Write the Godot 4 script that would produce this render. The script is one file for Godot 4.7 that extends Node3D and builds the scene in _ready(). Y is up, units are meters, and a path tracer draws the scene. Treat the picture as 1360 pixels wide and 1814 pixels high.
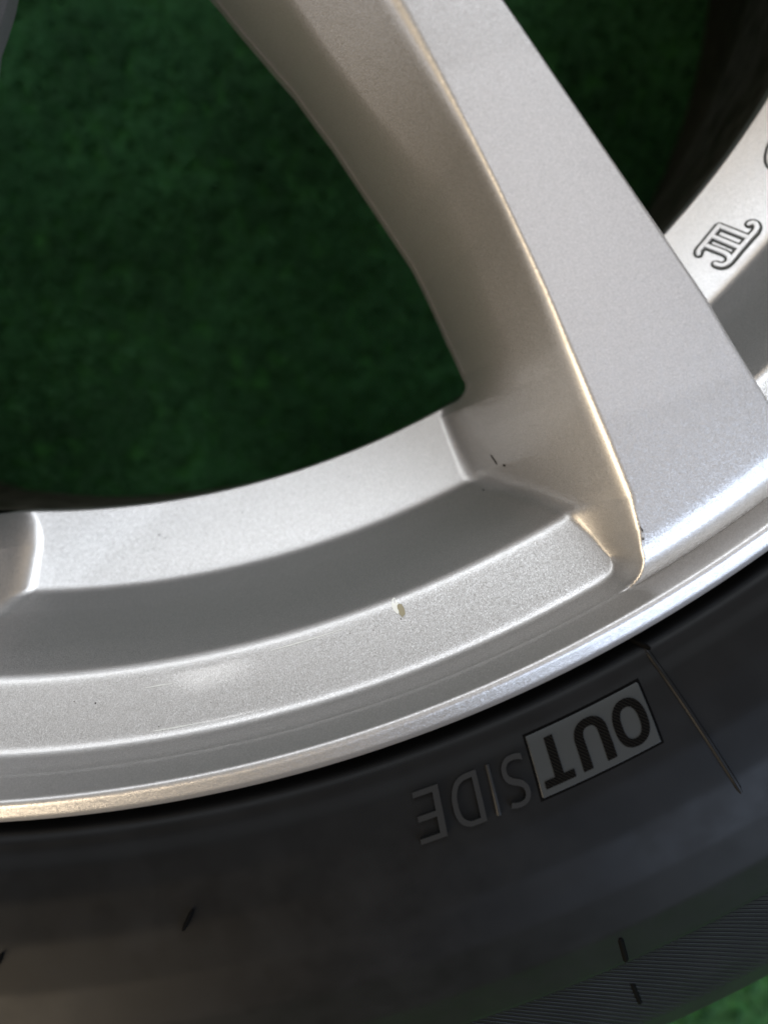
extends Node3D
# A silver alloy car wheel lying flat on artificial turf, seen from close above.
# Wheel coordinates: r (mm from the axle), az (degrees round it), z (mm above the flange plane).

const FLANGE := 206.0      # height of the flange plane above the turf, mm
const WINDOW_AXIS := -8.7  # azimuth of the middle of the first window
const PITCH := 45.0

var rng := RandomNumberGenerator.new()
var paint: StandardMaterial3D
var rubber: StandardMaterial3D


func P(r: float, az: float, z: float) -> Vector3:
	var a := deg_to_rad(az)
	return Vector3(r * sin(a), z + FLANGE, r * cos(a)) * 0.001


func D(ar: float, aaz: float, az: float, up: float) -> Vector3:
	# direction from radial, tangential (towards +az) and upward components
	var a := deg_to_rad(az)
	return Vector3(ar * sin(a) + aaz * cos(a), up, ar * cos(a) - aaz * sin(a)).normalized()


func tab(xs: Array, ys: Array, x: float) -> float:
	if x <= xs[0]:
		return ys[0]
	for i in range(1, xs.size()):
		if x <= xs[i]:
			return lerpf(ys[i - 1], ys[i], (x - xs[i - 1]) / (xs[i] - xs[i - 1]))
	return ys[-1]


func smin(a: float, b: float, k: float) -> float:
	var h := maxf(k - absf(a - b), 0.0)
	return minf(a, b) - h * h / (4.0 * k)


func smax(a: float, b: float, k: float) -> float:
	var h := maxf(k - absf(a - b), 0.0)
	return maxf(a, b) + h * h / (4.0 * k)


# ---------------------------------------------------------------- mesh collecting
class Soup:
	var v := PackedVector3Array()
	var n := PackedVector3Array()
	var uv := PackedVector2Array()
	var idx := PackedInt32Array()

	func add(p: Vector3, nn: Vector3, t := Vector2.ZERO) -> int:
		v.append(p)
		n.append(nn)
		uv.append(t)
		return v.size() - 1

	func tri(a: int, b: int, c: int) -> void:
		var f := (v[b] - v[a]).cross(v[c] - v[a])
		if f.dot(n[a] + n[b] + n[c]) > 0.0:
			idx.append_array([a, c, b])
		else:
			idx.append_array([a, b, c])

	func quad(a: int, b: int, c: int, d: int) -> void:
		tri(a, b, c)
		tri(a, c, d)

	func mesh() -> ArrayMesh:
		var arr := []
		arr.resize(Mesh.ARRAY_MAX)
		arr[Mesh.ARRAY_VERTEX] = v
		arr[Mesh.ARRAY_NORMAL] = n
		arr[Mesh.ARRAY_TEX_UV] = uv
		arr[Mesh.ARRAY_INDEX] = idx
		var m := ArrayMesh.new()
		m.add_surface_from_arrays(Mesh.PRIMITIVE_TRIANGLES, arr)
		return m

	func join(o: Soup, b: Basis) -> void:
		var at := v.size()
		for i in o.v.size():
			v.append(b * o.v[i])
			n.append(b * o.n[i])
		uv.append_array(o.uv)
		for i in o.idx:
			idx.append(i + at)


func put(called: String, m: Mesh, mat: Material, parent: Node3D, label := "") -> MeshInstance3D:
	var o := MeshInstance3D.new()
	o.name = called
	o.mesh = m
	o.material_override = mat
	parent.add_child(o, true)
	if label != "":
		o.set_meta("label", label)
	return o


# a surface of revolution from a list of (r, z), rounded by dense resampling
func smooth_line(pts: Array, step: float, sigma: float) -> PackedVector2Array:
	var dense := PackedVector2Array()
	for i in pts.size() - 1:
		var a: Vector2 = pts[i]
		var b: Vector2 = pts[i + 1]
		var m := maxi(1, int(a.distance_to(b) / step))
		for k in m:
			dense.append(a.lerp(b, float(k) / m))
	dense.append(pts[-1])
	var w := int(3.0 * sigma / step)
	if w < 1:
		return dense
	var out := PackedVector2Array()
	for i in dense.size():
		var s := Vector2.ZERO
		var t := 0.0
		var ww := mini(w, mini(i, dense.size() - 1 - i))
		for k in range(-ww, ww + 1):
			var g := exp(-0.5 * pow(k * step / sigma, 2.0))
			s += dense[i + k] * g
			t += g
		out.append(s / t)
	return out


func revolve(line: PackedVector2Array, az0: float, az1: float, segs: int, flip := false) -> Soup:
	var s := Soup.new()
	var m := line.size()
	for j in segs + 1:
		var az := lerpf(az0, az1, float(j) / segs)
		for i in m:
			var t := (line[mini(i + 1, m - 1)] - line[maxi(i - 1, 0)]).normalized()
			var nr := -t.y
			var nz := t.x
			if flip:
				nr = -nr
				nz = -nz
			s.add(P(line[i].x, az, line[i].y), D(nr, 0.0, az, nz), Vector2(az * 4.0, i))
	for j in segs:
		for i in m - 1:
			s.quad(j * m + i, j * m + i + 1, (j + 1) * m + i + 1, (j + 1) * m + i)
	return s


# ---------------------------------------------------------------- the shape of the wheel face
var ring_tab := PackedFloat32Array()   # height of the ring from r = 40, every 0.25 mm
var slim := false
var cap_tab := PackedFloat32Array()    # height of the spoke faces

const L_R := [50.0, 100.0, 129.0, 142.5, 160.0, 177.0, 187.0, 206.0, 213.6, 219.4, 222.5, 226.0, 232.0]
const L_A := [16.2, 14.6, 13.74, 13.22, 12.5, 11.7, 11.16, 10.26, 9.93, 9.53, 9.25, 9.1, 9.0]
const M_R := [50.0, 100.0, 111.0, 119.0, 127.0, 139.0, 152.0, 164.0, 179.0, 186.0, 195.0, 203.0, 214.0, 219.0, 224.0, 232.0]
const M_A := [7.3, 8.4, 8.93, 9.22, 9.56, 10.11, 10.64, 10.39, 9.5, 9.0, 8.4, 8.0, 7.75, 8.0, 8.3, 8.2]
const W_R := [50.0, 82.0, 91.0, 104.0, 114.0, 127.6, 147.0, 163.0, 171.0, 177.0, 184.0, 190.0, 203.0, 214.0, 219.0, 224.0, 232.0]
const W_A := [1.0, 3.2, 4.83, 6.54, 7.71, 8.49, 8.97, 9.12, 8.8, 8.4, 7.6, 6.2, 4.9, 4.9, 6.2, 7.3, 7.3]
const O_R := [50.0, 82.0, 91.0, 104.0, 114.0, 127.6, 147.0, 158.0, 163.0, 171.0, 177.5, 184.0, 190.0]
const O_A := [1.0, 3.2, 4.83, 6.54, 7.71, 8.49, 8.97, 9.12, 9.1, 8.8, 8.45, 8.0, 7.5]
# the neighbouring spoke, built the other way round, has a slimmer flank
const W2_A := [1.0, 6.2, 8.3, 9.2, 9.5, 9.9, 10.2, 10.3, 9.9, 9.2, 7.6, 5.6, 4.7, 4.4, 6.0, 7.3, 7.3]
const O2_A := [1.0, 6.2, 8.3, 9.2, 9.5, 9.9, 10.2, 10.4, 10.4, 10.2, 9.9, 9.5, 9.0]
const M2_A := [7.3, 10.2, 10.6, 10.8, 10.9, 11.1, 11.3, 11.2, 10.4, 9.6, 8.5, 8.0, 7.5, 7.9, 8.3, 8.2]
const R_R := [50.0, 100.0, 139.4, 152.0, 163.4, 175.0, 194.8, 201.5, 214.0, 226.0, 232.0]
const R_A := [21.8, 20.4, 19.42, 19.02, 18.71, 18.44, 18.05, 17.8, 17.44, 17.2, 17.1]
const K_R := [60.0, 85.0, 170.0, 186.0, 204.0, 210.0, 214.0, 219.0, 224.0, 230.0]
const K_K := [10.0, 5.0, 4.0, 9.0, 11.0, 10.0, 8.0, 7.0, 9.0, 8.0]


func table(pts: Array, sigma: float) -> PackedFloat32Array:
	var line := smooth_line(pts, 0.1, sigma)
	var out := PackedFloat32Array()
	var at := 0
	for i in 780:
		var r := 40.0 + i * 0.25
		while at < line.size() - 2 and line[at + 1].x < r:
			at += 1
		var a := line[at]
		var b := line[at + 1]
		out.append(lerpf(a.y, b.y, clampf((r - a.x) / maxf(b.x - a.x, 1e-5), 0.0, 1.0)))
	return out


func look(t: PackedFloat32Array, r: float) -> float:
	var x := clampf((r - 40.0) * 4.0, 0.0, t.size() - 1.001)
	var i := int(x)
	return lerpf(t[i], t[i + 1], x - i)


# what the height needs to know at a radius
func row(r: float) -> PackedFloat32Array:
	return PackedFloat32Array([
		r, deg_to_rad(r), tab(L_R, L_A, r), tab(M_R, M2_A if slim else M_A, r), tab(W_R, W2_A if slim else W_A, r), tab(R_R, R_A, r),
		look(ring_tab, r), look(cap_tab, r), tab(K_R, K_K, r)])


func wall_height(q: PackedFloat32Array, a: float) -> float:
	var mid := 0.5 * (q[2] + q[5])
	var crown := 0.0
	if a < mid:
		var d := (a - q[2]) * q[1]
		# the pocket corner between spoke and ring is round in plan
		if q[0] > 212.0:
			var er := 228.9 - q[0]
			var rho := 5.0
			if -d < rho and er < rho:
				d = -(rho - Vector2(rho + d, rho - er).length())
			else:
				d = -minf(-d, er)
		var dm := minf((q[3] - q[2]) * q[1], -0.8)
		var dw := minf((q[4] - q[2]) * q[1], dm - 1.5)
		var up := d * 20.0 / -dm
		var low := -20.0 + (d - dm) * 31.0 / (dm - dw)
		return smin(up, low, 7.0)
	var e := (q[5] - a) * q[1]
	return smin(e * 5.2, e * 1.6 + 3.0, 2.0)


func height(q: PackedFloat32Array, a: float) -> float:
	var z := smax(q[6], wall_height(q, a), q[8])
	var m := clampf((a - 0.5 * (q[2] + q[5])) / maxf(q[5] - q[2], 0.1), -0.6, 0.6)
	var beside := maxf(q[2] - a, a - q[5]) * q[1]
	var h := smin(q[7] - 0.5 * m * m, z, 2.8)
	if q[0] > 222.0:   # away from the spokes the ring alone
		h = lerpf(h, q[6], smoothstep(2.0, 7.0, beside) * smoothstep(222.0, 225.0, q[0]))
	return h


# negative inside the window opening, positive on metal (mm)
func opening(r: float, a: float) -> float:
	var x: float
	if a < 13.8:
		x = (a - WINDOW_AXIS) * deg_to_rad(r) - (tab(O_R, O2_A if slim else O_A, r) - WINDOW_AXIS) * deg_to_rad(r)
	else:
		x = (WINDOW_AXIS + PITCH - a) * deg_to_rad(r) - ((WINDOW_AXIS + PITCH - tab(R_R, R_A, r)) * deg_to_rad(r) - 11.0)
	var y := maxf(r - 188.5, 58.0 - r)
	var k := 3.2
	x += k
	y += k
	return Vector2(maxf(x, 0.0), maxf(y, 0.0)).length() + minf(maxf(x, y), 0.0) - k


var cols: int
const SPANS := [[60, 0.55], [14, 1.0], [18, 1.0], [34, 0.0], [18, 1.0], [44, 1.8]]


func columns_at(r: float) -> PackedFloat32Array:
	var l := tab(L_R, L_A, r)
	var m := minf(tab(M_R, M2_A if slim else M_A, r), l - 0.25)
	var w := minf(tab(W_R, W2_A if slim else W_A, r), m - 0.4)
	var rr := tab(R_R, R_A, r)
	var foot := minf(rr + rad_to_deg(12.0 / r), WINDOW_AXIS + PITCH - 0.5)
	var keys := [WINDOW_AXIS, w, m, l, rr, foot, WINDOW_AXIS + PITCH]
	var out := PackedFloat32Array()
	for s in 6:
		var c: int = SPANS[s][0]
		var e: float = SPANS[s][1]
		for k in c:
			var t := float(k) / c
			if e == 0.0:      # dense at both ends
				t = 0.5 - 0.5 * cos(PI * t)
			else:
				t = pow(t, e)
			out.append(lerpf(keys[s], keys[s + 1], t))
	out.append(WINDOW_AXIS + PITCH)
	return out


func face_sector() -> Array:
	# returns [spoke, ring, hub] soups of one sector: half a window, a spoke, half a window
	var rs := PackedFloat32Array()
	var r := 44.0
	while r < 229.15:
		rs.append(r)
		r += 2.0 if r < 84.0 else (0.85 if r < 184.0 else 0.36)
	rs.append(229.2)
	var pos := PackedVector3Array()   # r, a, z
	var nor := PackedVector3Array()
	var f := PackedFloat32Array()
	var who := PackedByteArray()      # 0 spoke, 1 ring, 2 hub
	var h := 0.06
	for i in rs.size():
		r = rs[i]
		var q := row(r)
		var q0 := row(r - h)
		var q1 := row(r + h)
		var az := columns_at(r)
		cols = az.size()
		var da := h / q[1]
		for a in az:
			var z := height(q, a)
			var gr := (height(q1, a) - height(q0, a)) / (2.0 * h)
			var ga := (height(q, a + da) - height(q, a - da)) / (2.0 * h)
			pos.append(Vector3(r, a, z))
			nor.append(D(-gr, -ga, a, 1.0))
			f.append(opening(r, a))
			who.append(2 if r < 64.0 else (1 if q[6] > wall_height(q, a) or (r > 227.0 and q[7] < -1.5) else 0))
	var out := [Soup.new(), Soup.new(), Soup.new()]
	var maps := [{}, {}, {}]
	var place := func(g: int, key: int, p: Vector3, n: Vector3) -> int:
		if not maps[g].has(key):
			maps[g][key] = out[g].add(P(p.x, p.y, p.z), n, Vector2(p.y * 3.0, p.x))
		return maps[g][key]
	var total := pos.size()
	var rims := []   # boundary pieces: [g, p, q, np, nq]
	for i in rs.size() - 1:
		for j in cols - 1:
			var c := [i * cols + j, i * cols + j + 1, (i + 1) * cols + j + 1, (i + 1) * cols + j]
			if f[c[0]] < 0 and f[c[1]] < 0 and f[c[2]] < 0 and f[c[3]] < 0:
				continue
			var g: int = who[c[0]]
			for t in [[c[0], c[1], c[2]], [c[0], c[2], c[3]]]:
				var poly := []
				var cut := []
				for k in 3:
					var a: int = t[k]
					var b: int = t[(k + 1) % 3]
					if f[a] >= 0:
						poly.append(place.call(g, a, pos[a], nor[a]))
					if (f[a] >= 0) != (f[b] >= 0):
						var lo := mini(a, b)
						var hi := maxi(a, b)
						var x := f[lo] / (f[lo] - f[hi])
						var pp := pos[lo].lerp(pos[hi], x)
						var nn := nor[lo].lerp(nor[hi], x).normalized()
						poly.append(place.call(g, total + lo * 4 + (0 if hi - lo == 1 else (1 if hi - lo == cols else (2 if hi - lo == cols + 1 else 3))), pp, nn))
						cut.append([pp, nn])
				for k in range(2, poly.size()):
					out[g].tri(poly[0], poly[k - 1], poly[k])
				if cut.size() == 2:
					rims.append([g, cut[0][0], cut[1][0], cut[0][1], cut[1][1]])
	# the thickness of the casting round the openings
	for e in rims:
		var s: Soup = out[e[0]]
		var ids := []
		for k in 2:
			var p: Vector3 = e[1 + k]
			var nn: Vector3 = e[3 + k]
			var ge := 0.4
			var fr := opening(p.x + ge, p.y) - opening(p.x - ge, p.y)
			var fa := opening(p.x, p.y + ge / deg_to_rad(p.x)) - opening(p.x, p.y - ge / deg_to_rad(p.x))
			var l := sqrt(fr * fr + fa * fa) + 1e-9
			fr /= -l
			fa /= -l   # points into the opening
			var side := D(fr, fa, p.y, 0.0)
			var at := P(p.x, p.y, p.z)
			ids.append([
				s.add(at, nn),
				s.add(at + side * 0.00025 + Vector3.DOWN * 0.0002, (nn + side).normalized()),
				s.add(at + side * 0.0004 + Vector3.DOWN * 0.0009, side),
				s.add(at + side * 0.0002 + Vector3.DOWN * 0.005, side),
				s.add(at - side * 0.004 + Vector3.DOWN * 0.0075, (side + Vector3.DOWN).normalized())])
		for k in 4:
			s.quad(ids[0][k], ids[0][k + 1], ids[1][k + 1], ids[1][k])
	return out


func mirrored(s: Soup) -> Soup:
	# mirror image about the window axis
	var n := D(0.0, 1.0, WINDOW_AXIS, 0.0)
	var m := Soup.new()
	for i in s.v.size():
		m.v.append(s.v[i] - 2.0 * n * n.dot(s.v[i]))
		m.n.append(s.n[i] - 2.0 * n * n.dot(s.n[i]))
	m.uv = s.uv
	for i in range(0, s.idx.size(), 3):
		m.idx.append_array([s.idx[i], s.idx[i + 2], s.idx[i + 1]])
	return m


# ---------------------------------------------------------------- tyre
var tyre_line: PackedVector2Array


func tyre_z(r: float) -> float:
	for i in range(1, tyre_line.size()):
		if tyre_line[i].x >= r:
			var a := tyre_line[i - 1]
			var b := tyre_line[i]
			return lerpf(a.y, b.y, clampf((r - a.x) / maxf(b.x - a.x, 1e-5), 0.0, 1.0))
	return 0.0


func tyre_n(r: float, az: float) -> Vector3:
	var s := (tyre_z(r + 0.5) - tyre_z(r - 0.5))
	return D(-s, 0.0, az, 1.0)


# a raised bar along a path on the tyre (list of (r, az)), half width w, height h, both in mm; lift moves it along the normal
func ridge(s: Soup, path: Array, w: float, h: float, lift := 0.0, taper := true) -> void:
	var n := path.size()
	var base := s.v.size()
	var prof := [[-1.0, -0.3], [-0.62, 0.75], [-0.3, 1.0], [0.3, 1.0], [0.62, 0.75], [1.0, -0.3]]
	for i in n:
		var p: Vector2 = path[i]
		var a: Vector2 = path[maxi(i - 1, 0)]
		var b: Vector2 = path[mini(i + 1, n - 1)]
		var at := P(p.x, p.y, tyre_z(p.x))
		var t := (P(b.x, b.y, tyre_z(b.x)) - P(a.x, a.y, tyre_z(a.x))).normalized()
		var up := tyre_n(p.x, p.y)
		var side := t.cross(up).normalized()
		var k := 1.0
		if taper and (i == 0 or i == n - 1):
			k = 0.25
		for c in prof:
			var nn: Vector3 = (side * c[0] * 0.9 + up * (0.25 + 0.9 * maxf(c[1], 0.0) * (1.0 - absf(c[0])))).normalized()
			s.add(at + side * (c[0] * w * 0.001) * (0.4 + 0.6 * k) + up * ((c[1] * h * k + lift) * 0.001), nn)
	for i in n - 1:
		for c in 5:
			s.quad(base + i * 6 + c, base + i * 6 + c + 1, base + (i + 1) * 6 + c + 1, base + (i + 1) * 6 + c)


func split_tri(out: PackedVector3Array, a: Vector3, b: Vector3, c: Vector3, most: float, depth := 0) -> void:
	var ab := a.distance_to(b)
	var bc := b.distance_to(c)
	var ca := c.distance_to(a)
	var l := maxf(ab, maxf(bc, ca))
	if l < most or depth > 9:
		out.append_array([a, b, c])
		return
	if ab == l:
		var m := (a + b) * 0.5
		split_tri(out, a, m, c, most, depth + 1)
		split_tri(out, m, b, c, most, depth + 1)
	elif bc == l:
		var m := (b + c) * 0.5
		split_tri(out, a, b, m, most, depth + 1)
		split_tri(out, a, m, c, most, depth + 1)
	else:
		var m := (c + a) * 0.5
		split_tri(out, a, b, m, most, depth + 1)
		split_tri(out, m, b, c, most, depth + 1)


const SLANT := 0.037   # the lettering leans a little: degrees per mm of radius


# a letter laid on the tyre: reads towards falling azimuth, its head towards the tread
func letter(character: String, bold: bool, az0: float, az1: float, r0: float, r1: float, lift: float, tall: float) -> ArrayMesh:
	var font := SystemFont.new()
	font.font_names = PackedStringArray(["Droid Sans"])
	font.font_weight = 700 if bold else 400
	var t := TextMesh.new()
	t.font = font
	t.text = character
	t.font_size = 64
	t.pixel_size = 0.1
	t.depth = 1.0
	t.curve_step = 1.0
	var arr := t.get_mesh_arrays()
	var v: PackedVector3Array = arr[Mesh.ARRAY_VERTEX]
	var ix: PackedInt32Array = arr[Mesh.ARRAY_INDEX]
	var lo := v[0]
	var hi := v[0]
	for p in v:
		lo = lo.min(p)
		hi = hi.max(p)
	var flat := PackedVector3Array()
	var sx := absf(az0 - az1) * deg_to_rad(0.5 * (r0 + r1))
	for i in range(0, ix.size(), 3):
		var q := []
		for k in 3:
			var p := v[ix[i + k]]
			q.append(Vector3((p.x - lo.x) / (hi.x - lo.x) * sx, (p.y - lo.y) / (hi.y - lo.y) * (r1 - r0), (p.z - lo.z) / (hi.z - lo.z)))
		split_tri(flat, q[0], q[1], q[2], 1.3)
	var s := Soup.new()
	for i in range(0, flat.size(), 3):
		var w := []
		for k in 3:
			var p := flat[i + k]
			var r := r0 + p.y
			var az := az0 + (az1 - az0) * p.x / sx - SLANT * (r - 0.5 * (r0 + r1))
			w.append(P(r, az, tyre_z(r)) + tyre_n(r, az) * (lift + tall * (p.z * 2.0 - 1.0)) * 0.001)
		var fn := -((w[1] - w[0]) as Vector3).cross(w[2] - w[0]).normalized()
		if fn.length() < 0.5:
			continue
		for k in 3:
			var p := flat[i + k]
			s.v.append(w[k])
			s.n.append(fn)
			s.uv.append(Vector2(p.x, p.y) * 0.1)
		# the mapping turns the letter without mirroring it, so the winding stays
		s.idx.append_array([s.v.size() - 3, s.v.size() - 2, s.v.size() - 1])
	return s.mesh()


# ---------------------------------------------------------------- materials
func noise_tex(freq: float, c0: Color, c1: Color, seed_: int, size := 512, octaves := 4) -> NoiseTexture2D:
	var n := FastNoiseLite.new()
	n.noise_type = FastNoiseLite.TYPE_SIMPLEX
	n.frequency = freq
	n.fractal_octaves = octaves
	n.seed = seed_
	var t := NoiseTexture2D.new()
	t.width = size
	t.height = size
	t.seamless = true
	t.noise = n
	var g := Gradient.new()
	g.colors = PackedColorArray([c0, c1])
	g.offsets = PackedFloat32Array([0.25, 0.75])
	t.color_ramp = g
	return t


func flake_textures() -> Array:
	# metallic flakes: every texel a little mirror with its own tilt and brightness
	var size := 768
	var a := PackedByteArray()
	var b := PackedByteArray()
	a.resize(size * size * 3)
	b.resize(size * size * 3)
	for i in size * size:
		var x := rng.randfn() * 0.20
		var y := rng.randfn() * 0.20
		a[i * 3] = int(clampf(0.5 + 0.5 * x, 0.0, 1.0) * 255.0)
		a[i * 3 + 1] = int(clampf(0.5 + 0.5 * y, 0.0, 1.0) * 255.0)
		a[i * 3 + 2] = 240
		var l := 0.9 + 0.05 * rng.randfn()
		if rng.randf() < 0.01:
			l = 1.0
		l = clampf(l, 0.5, 1.0) * 255.0
		b[i * 3] = int(l)
		b[i * 3 + 1] = int(l)
		b[i * 3 + 2] = int(minf(l * 1.005, 255.0))
	return [ImageTexture.create_from_image(Image.create_from_data(size, size, false, Image.FORMAT_RGB8, a)),
		ImageTexture.create_from_image(Image.create_from_data(size, size, false, Image.FORMAT_RGB8, b))]


func silver(flakes: Array, rough: float, tint: Color) -> StandardMaterial3D:
	var m := StandardMaterial3D.new()
	m.albedo_color = tint
	m.albedo_texture = flakes[1]
	m.metallic = 0.86
	m.roughness = rough
	m.normal_enabled = true
	m.normal_texture = flakes[0]
	m.normal_scale = 0.42
	m.clearcoat_enabled = true
	m.clearcoat = 0.6
	m.clearcoat_roughness = 0.035
	m.uv1_triplanar = true
	m.uv1_world_triplanar = true
	m.uv1_scale = Vector3.ONE * 17.0
	m.uv1_triplanar_sharpness = 4.0
	return m


func plain(c: Color, rough: float) -> StandardMaterial3D:
	var m := StandardMaterial3D.new()
	m.albedo_color = c
	m.roughness = rough
	return m


func heading(h: float, elevation: float) -> Vector3:
	# 0 looks along -z, positive towards +x
	var a := deg_to_rad(h)
	var e := deg_to_rad(elevation)
	return Vector3(sin(a) * cos(e), sin(e), -cos(a) * cos(e))


func lamp(called: String, towards: Vector3, far: float, size: Vector2, radiance: float, c: Color) -> void:
	var l := AreaLight3D.new()
	l.name = called
	l.area_size = size
	l.area_normalize_energy = true
	l.light_energy = radiance * size.x * size.y / PI
	l.light_color = c
	l.area_range = 8.0
	l.shadow_enabled = true
	var aim := P(190.0, 0.0, 0.0)
	add_child(l)
	l.position = aim + towards.normalized() * far
	l.look_at(aim, Vector3.UP if absf(towards.normalized().y) < 0.95 else Vector3.FORWARD)


# ---------------------------------------------------------------- scene
func _ready() -> void:
	rng.seed = 4711
	# camera
	var cam := Camera3D.new()
	cam.name = "camera"
	cam.fov = 63.4544
	cam.near = 0.01
	cam.far = 50.0
	var lens := CameraAttributesPhysical.new()
	lens.frustum_focal_length = 19.41
	lens.frustum_near = 0.01
	lens.frustum_far = 50.0
	lens.frustum_focus_distance = 0.15
	lens.exposure_aperture = 6.0
	cam.attributes = lens
	var right := Vector3(0.92265234, 0.04055362, 0.38349454).normalized()
	var back := Vector3(0.00841943, 0.99209977, -0.12516852).normalized()
	var up := back.cross(right).normalized()
	add_child(cam)
	cam.transform = Transform3D(Basis(up.cross(back).normalized(), up, back), Vector3(0.0, 0.13443 + FLANGE * 0.001, 0.18019))
	cam.current = true
	# surroundings and lamps
	var env := Environment.new()
	env.background_mode = Environment.BG_COLOR
	env.background_color = Color(0.465, 0.44, 0.405)
	env.tonemap_mode = Environment.TONE_MAPPER_LINEAR
	env.tonemap_exposure = 1.0
	env.sdfgi_enabled = true
	env.ssao_enabled = true
	env.ssil_enabled = true
	var we := WorldEnvironment.new()
	we.name = "surroundings"
	we.environment = env
	add_child(we)
	lamp("right_window_light", heading(27.0, 30.0), 1.9, Vector2(1.05, 0.8), 10.5, Color(0.93, 0.96, 1.0))
	lamp("left_window_light", heading(-24.0, 30.0), 1.9, Vector2(1.15, 0.8), 3.2, Color(0.97, 0.985, 1.0))
	lamp("overhead_fill_light", heading(70.0, 74.0), 1.9, Vector2(1.1, 0.85), 1.75, Color(0.97, 0.97, 1.0))  # added fill from overhead, brightens the spoke faces
	lamp("added_glint_light", heading(-11.8, 51.6), 1.9, Vector2(0.07, 0.05), 9.0, Color(1.0, 1.0, 1.0))  # small added light, placed and sized for its reflection on the ledge
	lamp("warm_light", heading(-114.0, 25.0), 1.7, Vector2(1.2, 1.05), 9.5, Color(1.0, 0.915, 0.79))
	lamp("doorway_light", heading(148.0, 34.0), 2.0, Vector2(1.35, 1.35), 6.5, Color(0.82, 0.89, 1.0))

	# materials
	var flakes := flake_textures()
	paint = silver(flakes, 0.40, Color(0.80, 0.79, 0.775))
	var dull := plain(Color(0.3, 0.285, 0.25), 0.55)
	dull.metallic = 0.5
	dull.albedo_texture = noise_tex(0.02, Color(0.55, 0.52, 0.47), Color(1, 1, 1), 3)
	dull.uv1_triplanar = true
	dull.uv1_scale = Vector3.ONE * 12.0
	rubber = plain(Color(0.04, 0.043, 0.046), 0.52)
	rubber.metallic_specular = 0.26
	rubber.albedo_texture = noise_tex(0.018, Color(0.74, 0.74, 0.74), Color(1, 1, 1), 5)
	rubber.roughness_texture = noise_tex(0.03, Color(0.84, 0.84, 0.84), Color(1, 1, 1), 6)
	rubber.heightmap_enabled = false
	rubber.uv1_triplanar = true
	rubber.uv1_world_triplanar = true
	rubber.uv1_scale = Vector3.ONE * 6.0
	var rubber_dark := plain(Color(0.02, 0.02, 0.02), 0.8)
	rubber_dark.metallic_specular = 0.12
	var stripes := Image.create(128, 128, false, Image.FORMAT_RGB8)
	for y in 128:
		for x in 128:
			var w := fposmod((x + y) / 128.0 * 16.0, 1.0)
			var s := smoothstep(0.55, 0.75, w) - smoothstep(0.85, 1.0, w)
			stripes.set_pixel(x, y, Color(s, s, s))
	var letter_rubber := plain(Color(0.085, 0.083, 0.078), 0.7)
	letter_rubber.metallic_specular = 0.142
	var hatch_ramp := Image.create(128, 128, false, Image.FORMAT_RGB8)
	for y in 128:
		for x in 128:
			var s := stripes.get_pixel(x, y).r
			hatch_ramp.set_pixel(x, y, Color(0.3, 0.29, 0.27).lerp(Color(1, 1, 1), s))
	letter_rubber.albedo_texture = ImageTexture.create_from_image(hatch_ramp)
	letter_rubber.heightmap_enabled = true
	letter_rubber.heightmap_texture = ImageTexture.create_from_image(stripes)
	letter_rubber.heightmap_scale = 0.03

	build_turf()
	build_wheel(dull, rubber_dark, letter_rubber)


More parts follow.
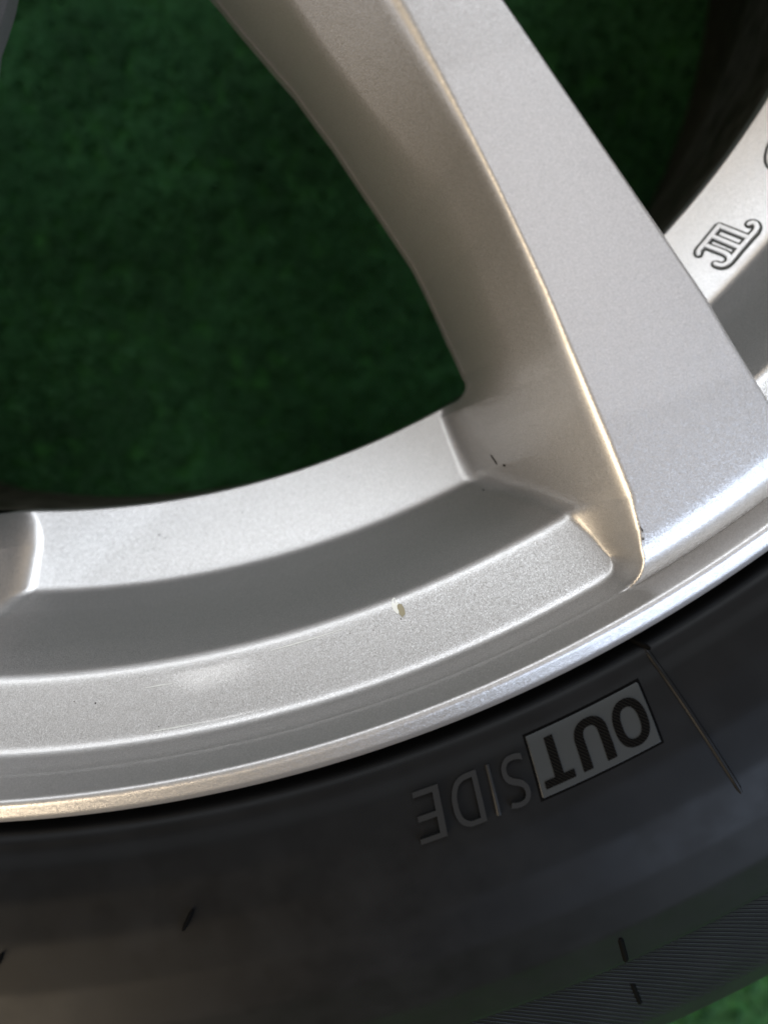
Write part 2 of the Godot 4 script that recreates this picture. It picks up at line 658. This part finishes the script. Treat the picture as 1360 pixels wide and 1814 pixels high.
func build_turf() -> void:
	var ground := MeshInstance3D.new()
	ground.name = "ground"
	var pm := PlaneMesh.new()
	pm.size = Vector2(6, 6)
	ground.mesh = pm
	var gm := plain(Color(1, 1, 1), 0.95)
	gm.albedo_texture = noise_tex(0.03, Color(0.13, 0.30, 0.12), Color(0.22, 0.46, 0.2), 9, 512, 5)
	gm.uv1_triplanar = true
	gm.uv1_world_triplanar = true
	gm.uv1_scale = Vector3.ONE * 5.0
	ground.material_override = gm
	ground.set_meta("kind", "structure")
	ground.set_meta("label", "dark green artificial turf mat under the car wheel")
	add_child(ground)
	# pile of the turf: tufts of five bent blades
	var s := Soup.new()
	for k in 5:
		var a := k * 1.2566 + rng.randf() * 0.8
		var d := Vector3(cos(a), 0, sin(a))
		var side := Vector3(-d.z, 0, d.x) * 0.0004
		var hgt := rng.randf_range(0.004, 0.0065)
		var prev := [-1, -1]
		for i in 3:
			var t := i / 2.0
			var c := d * (0.0006 + 0.0028 * t * t) + Vector3.UP * (hgt * t)
			var nn := (d * -0.4 + Vector3.UP).normalized()
			var x := s.add(c - side * (1.0 - 0.7 * t), nn)
			var y := s.add(c + side * (1.0 - 0.7 * t), nn)
			if i > 0:
				s.quad(prev[0], prev[1], y, x)
			prev = [x, y]
	var mm := MultiMesh.new()
	mm.transform_format = MultiMesh.TRANSFORM_3D
	mm.use_colors = true
	mm.mesh = s.mesh()
	var spots := []
	var tone := FastNoiseLite.new()
	tone.frequency = 14.0
	tone.seed = 21
	for i in 36000:
		var r := 0.27 * sqrt(rng.randf())
		var a := rng.randf() * TAU
		spots.append(Vector3(r * sin(a), 0, r * cos(a)))
	for i in 26000:
		var r := sqrt(rng.randf_range(0.31 * 0.31, 0.62 * 0.62))
		var a := deg_to_rad(rng.randf_range(-40.0, 60.0))
		spots.append(Vector3(r * sin(a), 0, r * cos(a)))
	mm.instance_count = spots.size()
	for i in spots.size():
		var b := Basis(Vector3.UP, rng.randf() * TAU).rotated(Vector3.RIGHT, rng.randfn() * 0.25).scaled(Vector3.ONE * rng.randf_range(0.8, 1.25))
		mm.set_instance_transform(i, Transform3D(b, spots[i]))
		var k := rng.randf_range(0.7, 1.25) * (1.0 + 0.5 * tone.get_noise_2d(spots[i].x, spots[i].z))
		mm.set_instance_color(i, Color(0.036 * k, 0.13 * k, 0.042 * k))
	var pile := MultiMeshInstance3D.new()
	pile.name = "artificial_grass"
	pile.multimesh = mm
	var bm := plain(Color(1, 1, 1), 0.6)
	bm.vertex_color_use_as_albedo = true
	bm.metallic_specular = 0.3
	pile.material_override = bm
	pile.set_meta("kind", "stuff")
	pile.set_meta("label", "short green plastic pile of the turf mat")
	pile.set_meta("category", "artificial grass")
	add_child(pile)


func build_wheel(dull: Material, rubber_dark: Material, letter_rubber: Material) -> void:
	var wheel := Node3D.new()
	wheel.name = "car_wheel"
	wheel.set_meta("label", "silver alloy car wheel with mounted black tyre lying flat on green turf")
	wheel.set_meta("category", "wheel")
	add_child(wheel)

	# ---- rim
	ring_tab = table([Vector2(40, -92), Vector2(150, -78), Vector2(188.5, -52.6), Vector2(204.2, -41.8), Vector2(207.5, -34.5), Vector2(211.6, -22.5), Vector2(214.6, -15.0), Vector2(227.05, -8.9), Vector2(228.45, -3.5), Vector2(228.9, -2.4), Vector2(236.0, -1.9)], 0.95)
	cap_tab = table([Vector2(40, -3.0), Vector2(60, -2.0), Vector2(110, 0.0), Vector2(221.6, 0.0), Vector2(224.6, -0.55), Vector2(226.6, -1.5), Vector2(228.4, -3.0), Vector2(229.2, -3.6), Vector2(236, -8)], 0.8)
	var parts := face_sector()
	slim = true
	var other := face_sector()
	slim = false
	var flipped := [mirrored(other[0]), mirrored(other[1]), mirrored(other[2])]
	var ring := Soup.new()
	var hub := Soup.new()
	for k in 4:
		var turn := Basis(Vector3.UP, deg_to_rad(90.0 * k))
		ring.join(parts[1], turn)
		ring.join(flipped[1], turn)
		hub.join(parts[2], turn)
		hub.join(flipped[2], turn)
	var rim := put("alloy_rim", ring.mesh(), paint, wheel)
	put("hub", hub.mesh(), paint, rim)
	var spoke_a: ArrayMesh = parts[0].mesh()
	var spoke_b: ArrayMesh = flipped[0].mesh()
	for k in 4:
		put("spoke", spoke_a, paint, rim).rotation.y = deg_to_rad(90.0 * k)
		put("spoke", spoke_b, paint, rim).rotation.y = deg_to_rad(90.0 * k)
	var lip_line := smooth_line([Vector2(228.3, -4.6), Vector2(228.55, -3.1), Vector2(230.15, 2.2), Vector2(231.0, 2.5), Vector2(233.6, 1.3), Vector2(234.9, 0.1), Vector2(235.4, -1.6), Vector2(235.0, -4.0), Vector2(232.0, -9.0)], 0.12, 0.32)
	put("outer_lip", revolve(lip_line, 0, 360, 420).mesh(), paint, rim)
	var barrel_line := smooth_line([Vector2(188.6, -56.0), Vector2(188.9, -64.0), Vector2(191.5, -120.0), Vector2(197.0, -128.0), Vector2(200.0, -160.0), Vector2(203.0, -188.0), Vector2(207.0, -198.0), Vector2(216.0, -203.0), Vector2(224.0, -201.0)], 1.5, 2.0)
	put("barrel", revolve(barrel_line, 0, 360, 180).mesh(), dull, rim, "dark inside of the rim barrel")

	# ---- cast mark on the shelf of the right-hand window
	var shade_paint := plain(Color(0.24, 0.245, 0.225), 0.8)  # dark colour standing in for shade beside the raised strokes
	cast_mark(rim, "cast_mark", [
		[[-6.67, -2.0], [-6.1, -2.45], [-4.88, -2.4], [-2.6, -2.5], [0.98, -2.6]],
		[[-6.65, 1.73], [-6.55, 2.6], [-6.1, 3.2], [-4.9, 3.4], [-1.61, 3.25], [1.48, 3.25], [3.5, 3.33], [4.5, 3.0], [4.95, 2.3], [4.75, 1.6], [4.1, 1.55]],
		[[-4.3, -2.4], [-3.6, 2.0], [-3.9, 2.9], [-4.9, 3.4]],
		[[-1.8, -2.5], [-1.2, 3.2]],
		[[0.9, -2.55], [1.5, 3.2]]], 26.9, 198.0, shade_paint)
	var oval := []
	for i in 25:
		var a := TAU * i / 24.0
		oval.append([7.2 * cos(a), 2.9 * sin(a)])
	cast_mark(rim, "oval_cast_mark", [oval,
		[[-4.8, -1.4], [-3.6, 1.3], [-2.4, -1.4]], [[-0.4, -1.4], [-0.4, 1.3]], [[1.6, 1.3], [2.9, -1.4], [4.2, 1.3]]], 34.0, 196.6, shade_paint)

	# ---- damage, dirt and painted glints on the paint
	blemish(rim, "paint_chip", 215.9, -1.58, 1.25, 2.2, plain(Color(0.86, 0.86, 0.83), 0.35), "small elongated paint chip on the ledge")
	blemish(rim, "chip_stain", 216.9, -1.4, 1.0, 2.1, plain(Color(0.55, 0.52, 0.42), 0.7), "brown stain inside the paint chip", 0.00005)
	for d in [[201.7, 6.7, 0.25, 2.2], [203.3, 6.95, 0.4, 0.5], [219.6, 9.75, 0.25, 1.0], [221.2, 9.6, 0.35, 0.35], [219.8, -16.6, 0.22, 0.3], [195.0, -14.6, 0.35, 0.3], [206.5, 5.4, 0.25, 0.3]]:
		blemish(rim, "dirt_speck", d[0], d[1], d[2], d[3], plain(Color(0.13, 0.12, 0.1), 0.9))

	var glint_paint := plain(Color(0.9, 0.9, 0.88), 0.3)  # pale streaks painted in place of clearcoat reflections on the ledge
	glint_paint.metallic = 0.7
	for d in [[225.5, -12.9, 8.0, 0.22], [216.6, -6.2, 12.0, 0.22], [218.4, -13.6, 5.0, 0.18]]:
		blemish(rim, "painted_glint", d[0], d[1], d[2], d[3], glint_paint)
	for k in 26:
		var size := rng.randf_range(0.09, 0.2)
		var on_shelf := rng.randf() < 0.4
		blemish(rim, "dirt_speck", rng.randf_range(190.0, 203.0) if on_shelf else rng.randf_range(217.0, 225.0), rng.randf_range(-20.0, 3.0), size, size * rng.randf_range(0.6, 1.6), plain(Color(0.3, 0.28, 0.24), 0.9))

	# ---- tyre
	tyre_line = smooth_line([Vector2(231, -9), Vector2(235.2, -6.5), Vector2(236.6, -3.4), Vector2(237.6, -0.6), Vector2(238.4, 0.1), Vector2(240.0, 0.5), Vector2(242.5, 2.0), Vector2(247, 3.6), Vector2(254, 4.9), Vector2(263, 5.2), Vector2(272, 3.8), Vector2(282, 0.2), Vector2(290, -4.4), Vector2(293.0, -6.2), Vector2(293.6, -6.9), Vector2(302, -11.2), Vector2(310, -15.2), Vector2(318, -19.6), Vector2(325, -24.6), Vector2(330.0, -30.5), Vector2(334, -39.0), Vector2(336.5, -55.0), Vector2(337, -100.0)], 0.4, 0.5)
	var outline := tyre_line.duplicate()
	for i in range(tyre_line.size() - 2, -1, -1):
		var q := Vector2(tyre_line[i].x, -200.0 - tyre_line[i].y)
		if q.y > -206.0 or i % 3 == 0:
			outline.append(Vector2(q.x, maxf(q.y, -205.9)))
	var thin := PackedVector2Array()
	for i in outline.size():
		if i % 2 == 0 or outline[i].x < 245.0 or absf(outline[i].x - 293.3) < 1.5:
			thin.append(outline[i])
	var tyre := put("tyre", revolve(thin, -180, 180, 360).mesh(), rubber, wheel)
	# badge
	var panel := Soup.new()
	var cells := Vector2i(44, 22)
	for i in cells.x + 1:
		for j in cells.y + 1:
			var u := float(i) / cells.x
			var w := float(j) / cells.y
			var r := lerpf(241.3, 251.5, w)
			var az := lerpf(1.22, 6.3, u) - SLANT * (r - 246.4)
			var edge := minf(minf(i, cells.x - i), minf(j, cells.y - j))
			var rise := 0.5 if edge >= 1 else -0.35
			var nn := tyre_n(r, az)
			if edge < 1:
				nn = (nn * 0.3 + D(1.0 if j == cells.y else (-1.0 if j == 0 else 0.0), 1.0 if i == cells.x else (-1.0 if i == 0 else 0.0), az, 0.0)).normalized()
			panel.add(P(r, az, tyre_z(r)) + tyre_n(r, az) * rise * 0.001, nn)
	for i in cells.x:
		for j in cells.y:
			var b := i * (cells.y + 1) + j
			panel.quad(b, b + 1, b + cells.y + 2, b + cells.y + 1)
	var slick := plain(Color(0.128, 0.137, 0.137), 0.5)
	slick.metallic_specular = 0.38
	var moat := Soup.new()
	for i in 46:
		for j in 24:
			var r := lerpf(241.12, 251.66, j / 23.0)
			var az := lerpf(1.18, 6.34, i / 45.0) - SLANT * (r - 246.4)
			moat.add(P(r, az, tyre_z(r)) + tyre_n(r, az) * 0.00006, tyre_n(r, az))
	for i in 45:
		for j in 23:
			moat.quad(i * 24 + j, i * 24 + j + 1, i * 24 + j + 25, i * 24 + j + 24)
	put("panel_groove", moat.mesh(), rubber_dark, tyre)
	var moulded := slick.duplicate() as StandardMaterial3D
	moulded.albedo_color = Color(0.046, 0.049, 0.049)
	put("raised_panel", panel.mesh(), slick, tyre, "smooth raised panel behind the three bold letters")
	for c in [["O", 6.08, 4.7], ["U", 4.47, 3.08], ["T", 2.74, 1.5]]:
		put("letter", letter(c[0], true, c[1], c[2], 242.7, 250.0, 0.5, 0.14), letter_rubber, tyre, "bold hatched letter %s on the raised panel" % c[0])
	for c in [["S", 0.88, -0.04], ["D", -1.02, -2.2], ["E", -2.62, -3.68]]:
		put("letter", letter(c[0], false, c[1], c[2], 243.0, 250.9, 0.0, 0.85), moulded, tyre, "thin raised letter %s on the sidewall" % c[0])
	var bar := Soup.new()
	var bar_path := []
	for i in 14:
		var r := lerpf(243.0, 250.9, i / 13.0)
		bar_path.append(Vector2(r, -0.52 - SLANT * (r - 246.95)))
	ridge(bar, bar_path, 0.5, 0.75, 0.0, false)
	put("letter", bar.mesh(), moulded, tyre, "thin raised letter I on the sidewall")
	# radial rib
	var rib := Soup.new()
	var path := []
	for i in 25:
		path.append(Vector2(lerpf(237.9, 266.0, i / 24.0), lerpf(7.42, 7.75, i / 24.0)))
	ridge(rib, path, 0.55, 0.5)
	put("radial_rib", rib.mesh(), rubber, tyre)
	# vent spews: little rubber hairs
	for q in [[251.9, -12.8, 255.0, -13.3], [255.2, -20.0, 257.8, -20.3], [236.6, 7.15, 238.3, 7.6], [262.0, 33.0, 265.0, 33.2]]:
		var hair := Soup.new()
		var pth := []
		for i in 6:
			pth.append(Vector2(lerpf(q[0], q[2], i / 5.0), lerpf(q[1], q[3], i / 5.0)))
		ridge(hair, pth, 0.42, 1.1)
		put("rubber_hair", hair.mesh(), rubber_dark, tyre)
	# narrow slots of the wear marks
	for q in [[284.2, 1.66, 293.2, 1.56], [301.0, 1.46, 309.8, 1.46]]:
		var slot := Soup.new()
		var pth := []
		for i in 10:
			pth.append(Vector2(lerpf(q[0], q[2], i / 9.0), lerpf(q[1], q[3], i / 9.0)))
		ridge(slot, pth, 0.6, 0.42)
		put("wear_mark", slot.mesh(), rubber_dark, tyre)
	# fine slanting ribs of the shoulder
	var ribs := Soup.new()
	for k in 300:
		var a := -45.0 + k * 0.3
		var pth := []
		for i in 9:
			var t := i / 8.0
			pth.append(Vector2(lerpf(293.9, 318.0, t), a + 5.2 * t - 0.9 * t * t))
		ridge(ribs, pth, 0.32, 0.16)
	put("shoulder_ribs", ribs.mesh(), rubber, tyre).set_meta("kind", "stuff")


func ring_point(r: float, az: float) -> Vector3:
	var t := fposmod(az - WINDOW_AXIS, 2.0 * PITCH)
	if t > PITCH:
		t = 2.0 * PITCH - t
	return P(r, az, height(row(r), WINDOW_AXIS + t))


func ring_normal(r: float, az: float) -> Vector3:
	var a := ring_point(r + 0.1, az) - ring_point(r - 0.1, az)
	var b := ring_point(r, az + 0.03) - ring_point(r, az - 0.03)
	var n := a.cross(b).normalized()
	return n if n.y > 0.0 else -n


# raised strokes on the rim; paths are (tangential, radial) millimetres round a centre
func cast_mark(rim: Node3D, called: String, paths: Array, az0: float, r0: float, shade_paint: Material) -> void:
	var top := Soup.new()
	var rest := Soup.new()
	for pass_ in 2:
		var s: Soup = [rest, top][pass_]
		for raw in paths:
			var pts := PackedVector2Array()
			for i in raw.size() - 1:
				var a := Vector2(raw[i][0], raw[i][1])
				var b := Vector2(raw[i + 1][0], raw[i + 1][1])
				var m := maxi(1, int(a.distance_to(b) / 0.3))
				for k in m:
					pts.append(a.lerp(b, float(k) / m))
			pts.append(Vector2(raw[-1][0], raw[-1][1]))
			var sm := pts.duplicate()
			for it in 3:
				for i in range(1, sm.size() - 1):
					sm[i] = (sm[i - 1] + sm[i] * 2.0 + sm[i + 1]) * 0.25
			# round ends
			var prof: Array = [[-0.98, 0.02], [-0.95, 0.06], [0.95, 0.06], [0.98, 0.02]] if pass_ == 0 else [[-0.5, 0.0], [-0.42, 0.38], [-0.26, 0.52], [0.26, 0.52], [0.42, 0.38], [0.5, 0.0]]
			var n := sm.size()
			var base := s.v.size()
			for i in range(-2, n + 2):
				var p := sm[clampi(i, 0, n - 1)]
				var t := (sm[clampi(i + 1, 1, n - 1)] - sm[clampi(i - 1, 0, n - 2)]).normalized()
				var k := 1.0
				var reach := 0.0
				if i < 0:
					reach = -[0.0, 0.75, 1.0][-i]
				elif i >= n:
					reach = [0.0, 0.75, 1.0][i - n + 1]
				k = sqrt(maxf(1.0 - reach * reach, 0.0025))
				p += t * reach * (0.9 if pass_ == 0 else 0.45)
				var side := Vector2(t.y, -t.x)
				for c in prof:
					var o: Vector2 = p + side * (c[0] * k)
					var r := r0 + o.y
					var az := az0 + rad_to_deg(o.x / r0)
					var nn := ring_normal(r, az)
					var tang := D(side.y, side.x, az, 0.0)
					var lean := 0.0 if absf(c[0]) < 0.3 or pass_ == 0 else signf(c[0]) * (0.7 if absf(c[0]) < 0.45 else 1.6)
					s.add(ring_point(r, az) + nn * (c[1] * (1.0 if absf(reach) < 0.9 else 0.5) * 0.001), (nn + tang * lean).normalized())
			var w := prof.size()
			for i in n + 3:
				for c in w - 1:
					s.quad(base + i * w + c, base + i * w + c + 1, base + (i + 1) * w + c + 1, base + (i + 1) * w + c)
	var o := put(called, top.mesh(), paint, rim, "raised cast mark on the shelf")
	var g := put("dark_outline", rest.mesh(), shade_paint, rim)  # wider dark base: shade painted round the strokes
	g.name = "shade_outline"
	o.name = called


# a shallow flat patch with an uneven outline, just proud of the paint (half sizes along az and r)
func blemish(rim: Node3D, called: String, r0: float, az0: float, ha: float, hr: float, m: Material, label := "", proud := 0.0) -> void:
	var s := Soup.new()
	var c := s.add(ring_point(r0, az0) + ring_normal(r0, az0) * (0.00006 + proud), ring_normal(r0, az0))
	var ids := []
	for i in 16:
		var a := TAU * i / 16.0
		var k := rng.randf_range(0.75, 1.1)
		var r := r0 + sin(a) * hr * k * 0.6
		var az := az0 + rad_to_deg(cos(a) * ha * k * 0.6 / r0)
		ids.append(s.add(ring_point(r, az) + ring_normal(r, az) * (0.00005 + proud), ring_normal(r, az)))
	for i in 16:
		s.tri(c, ids[i], ids[(i + 1) % 16])
	put(called, s.mesh(), m, rim, label)
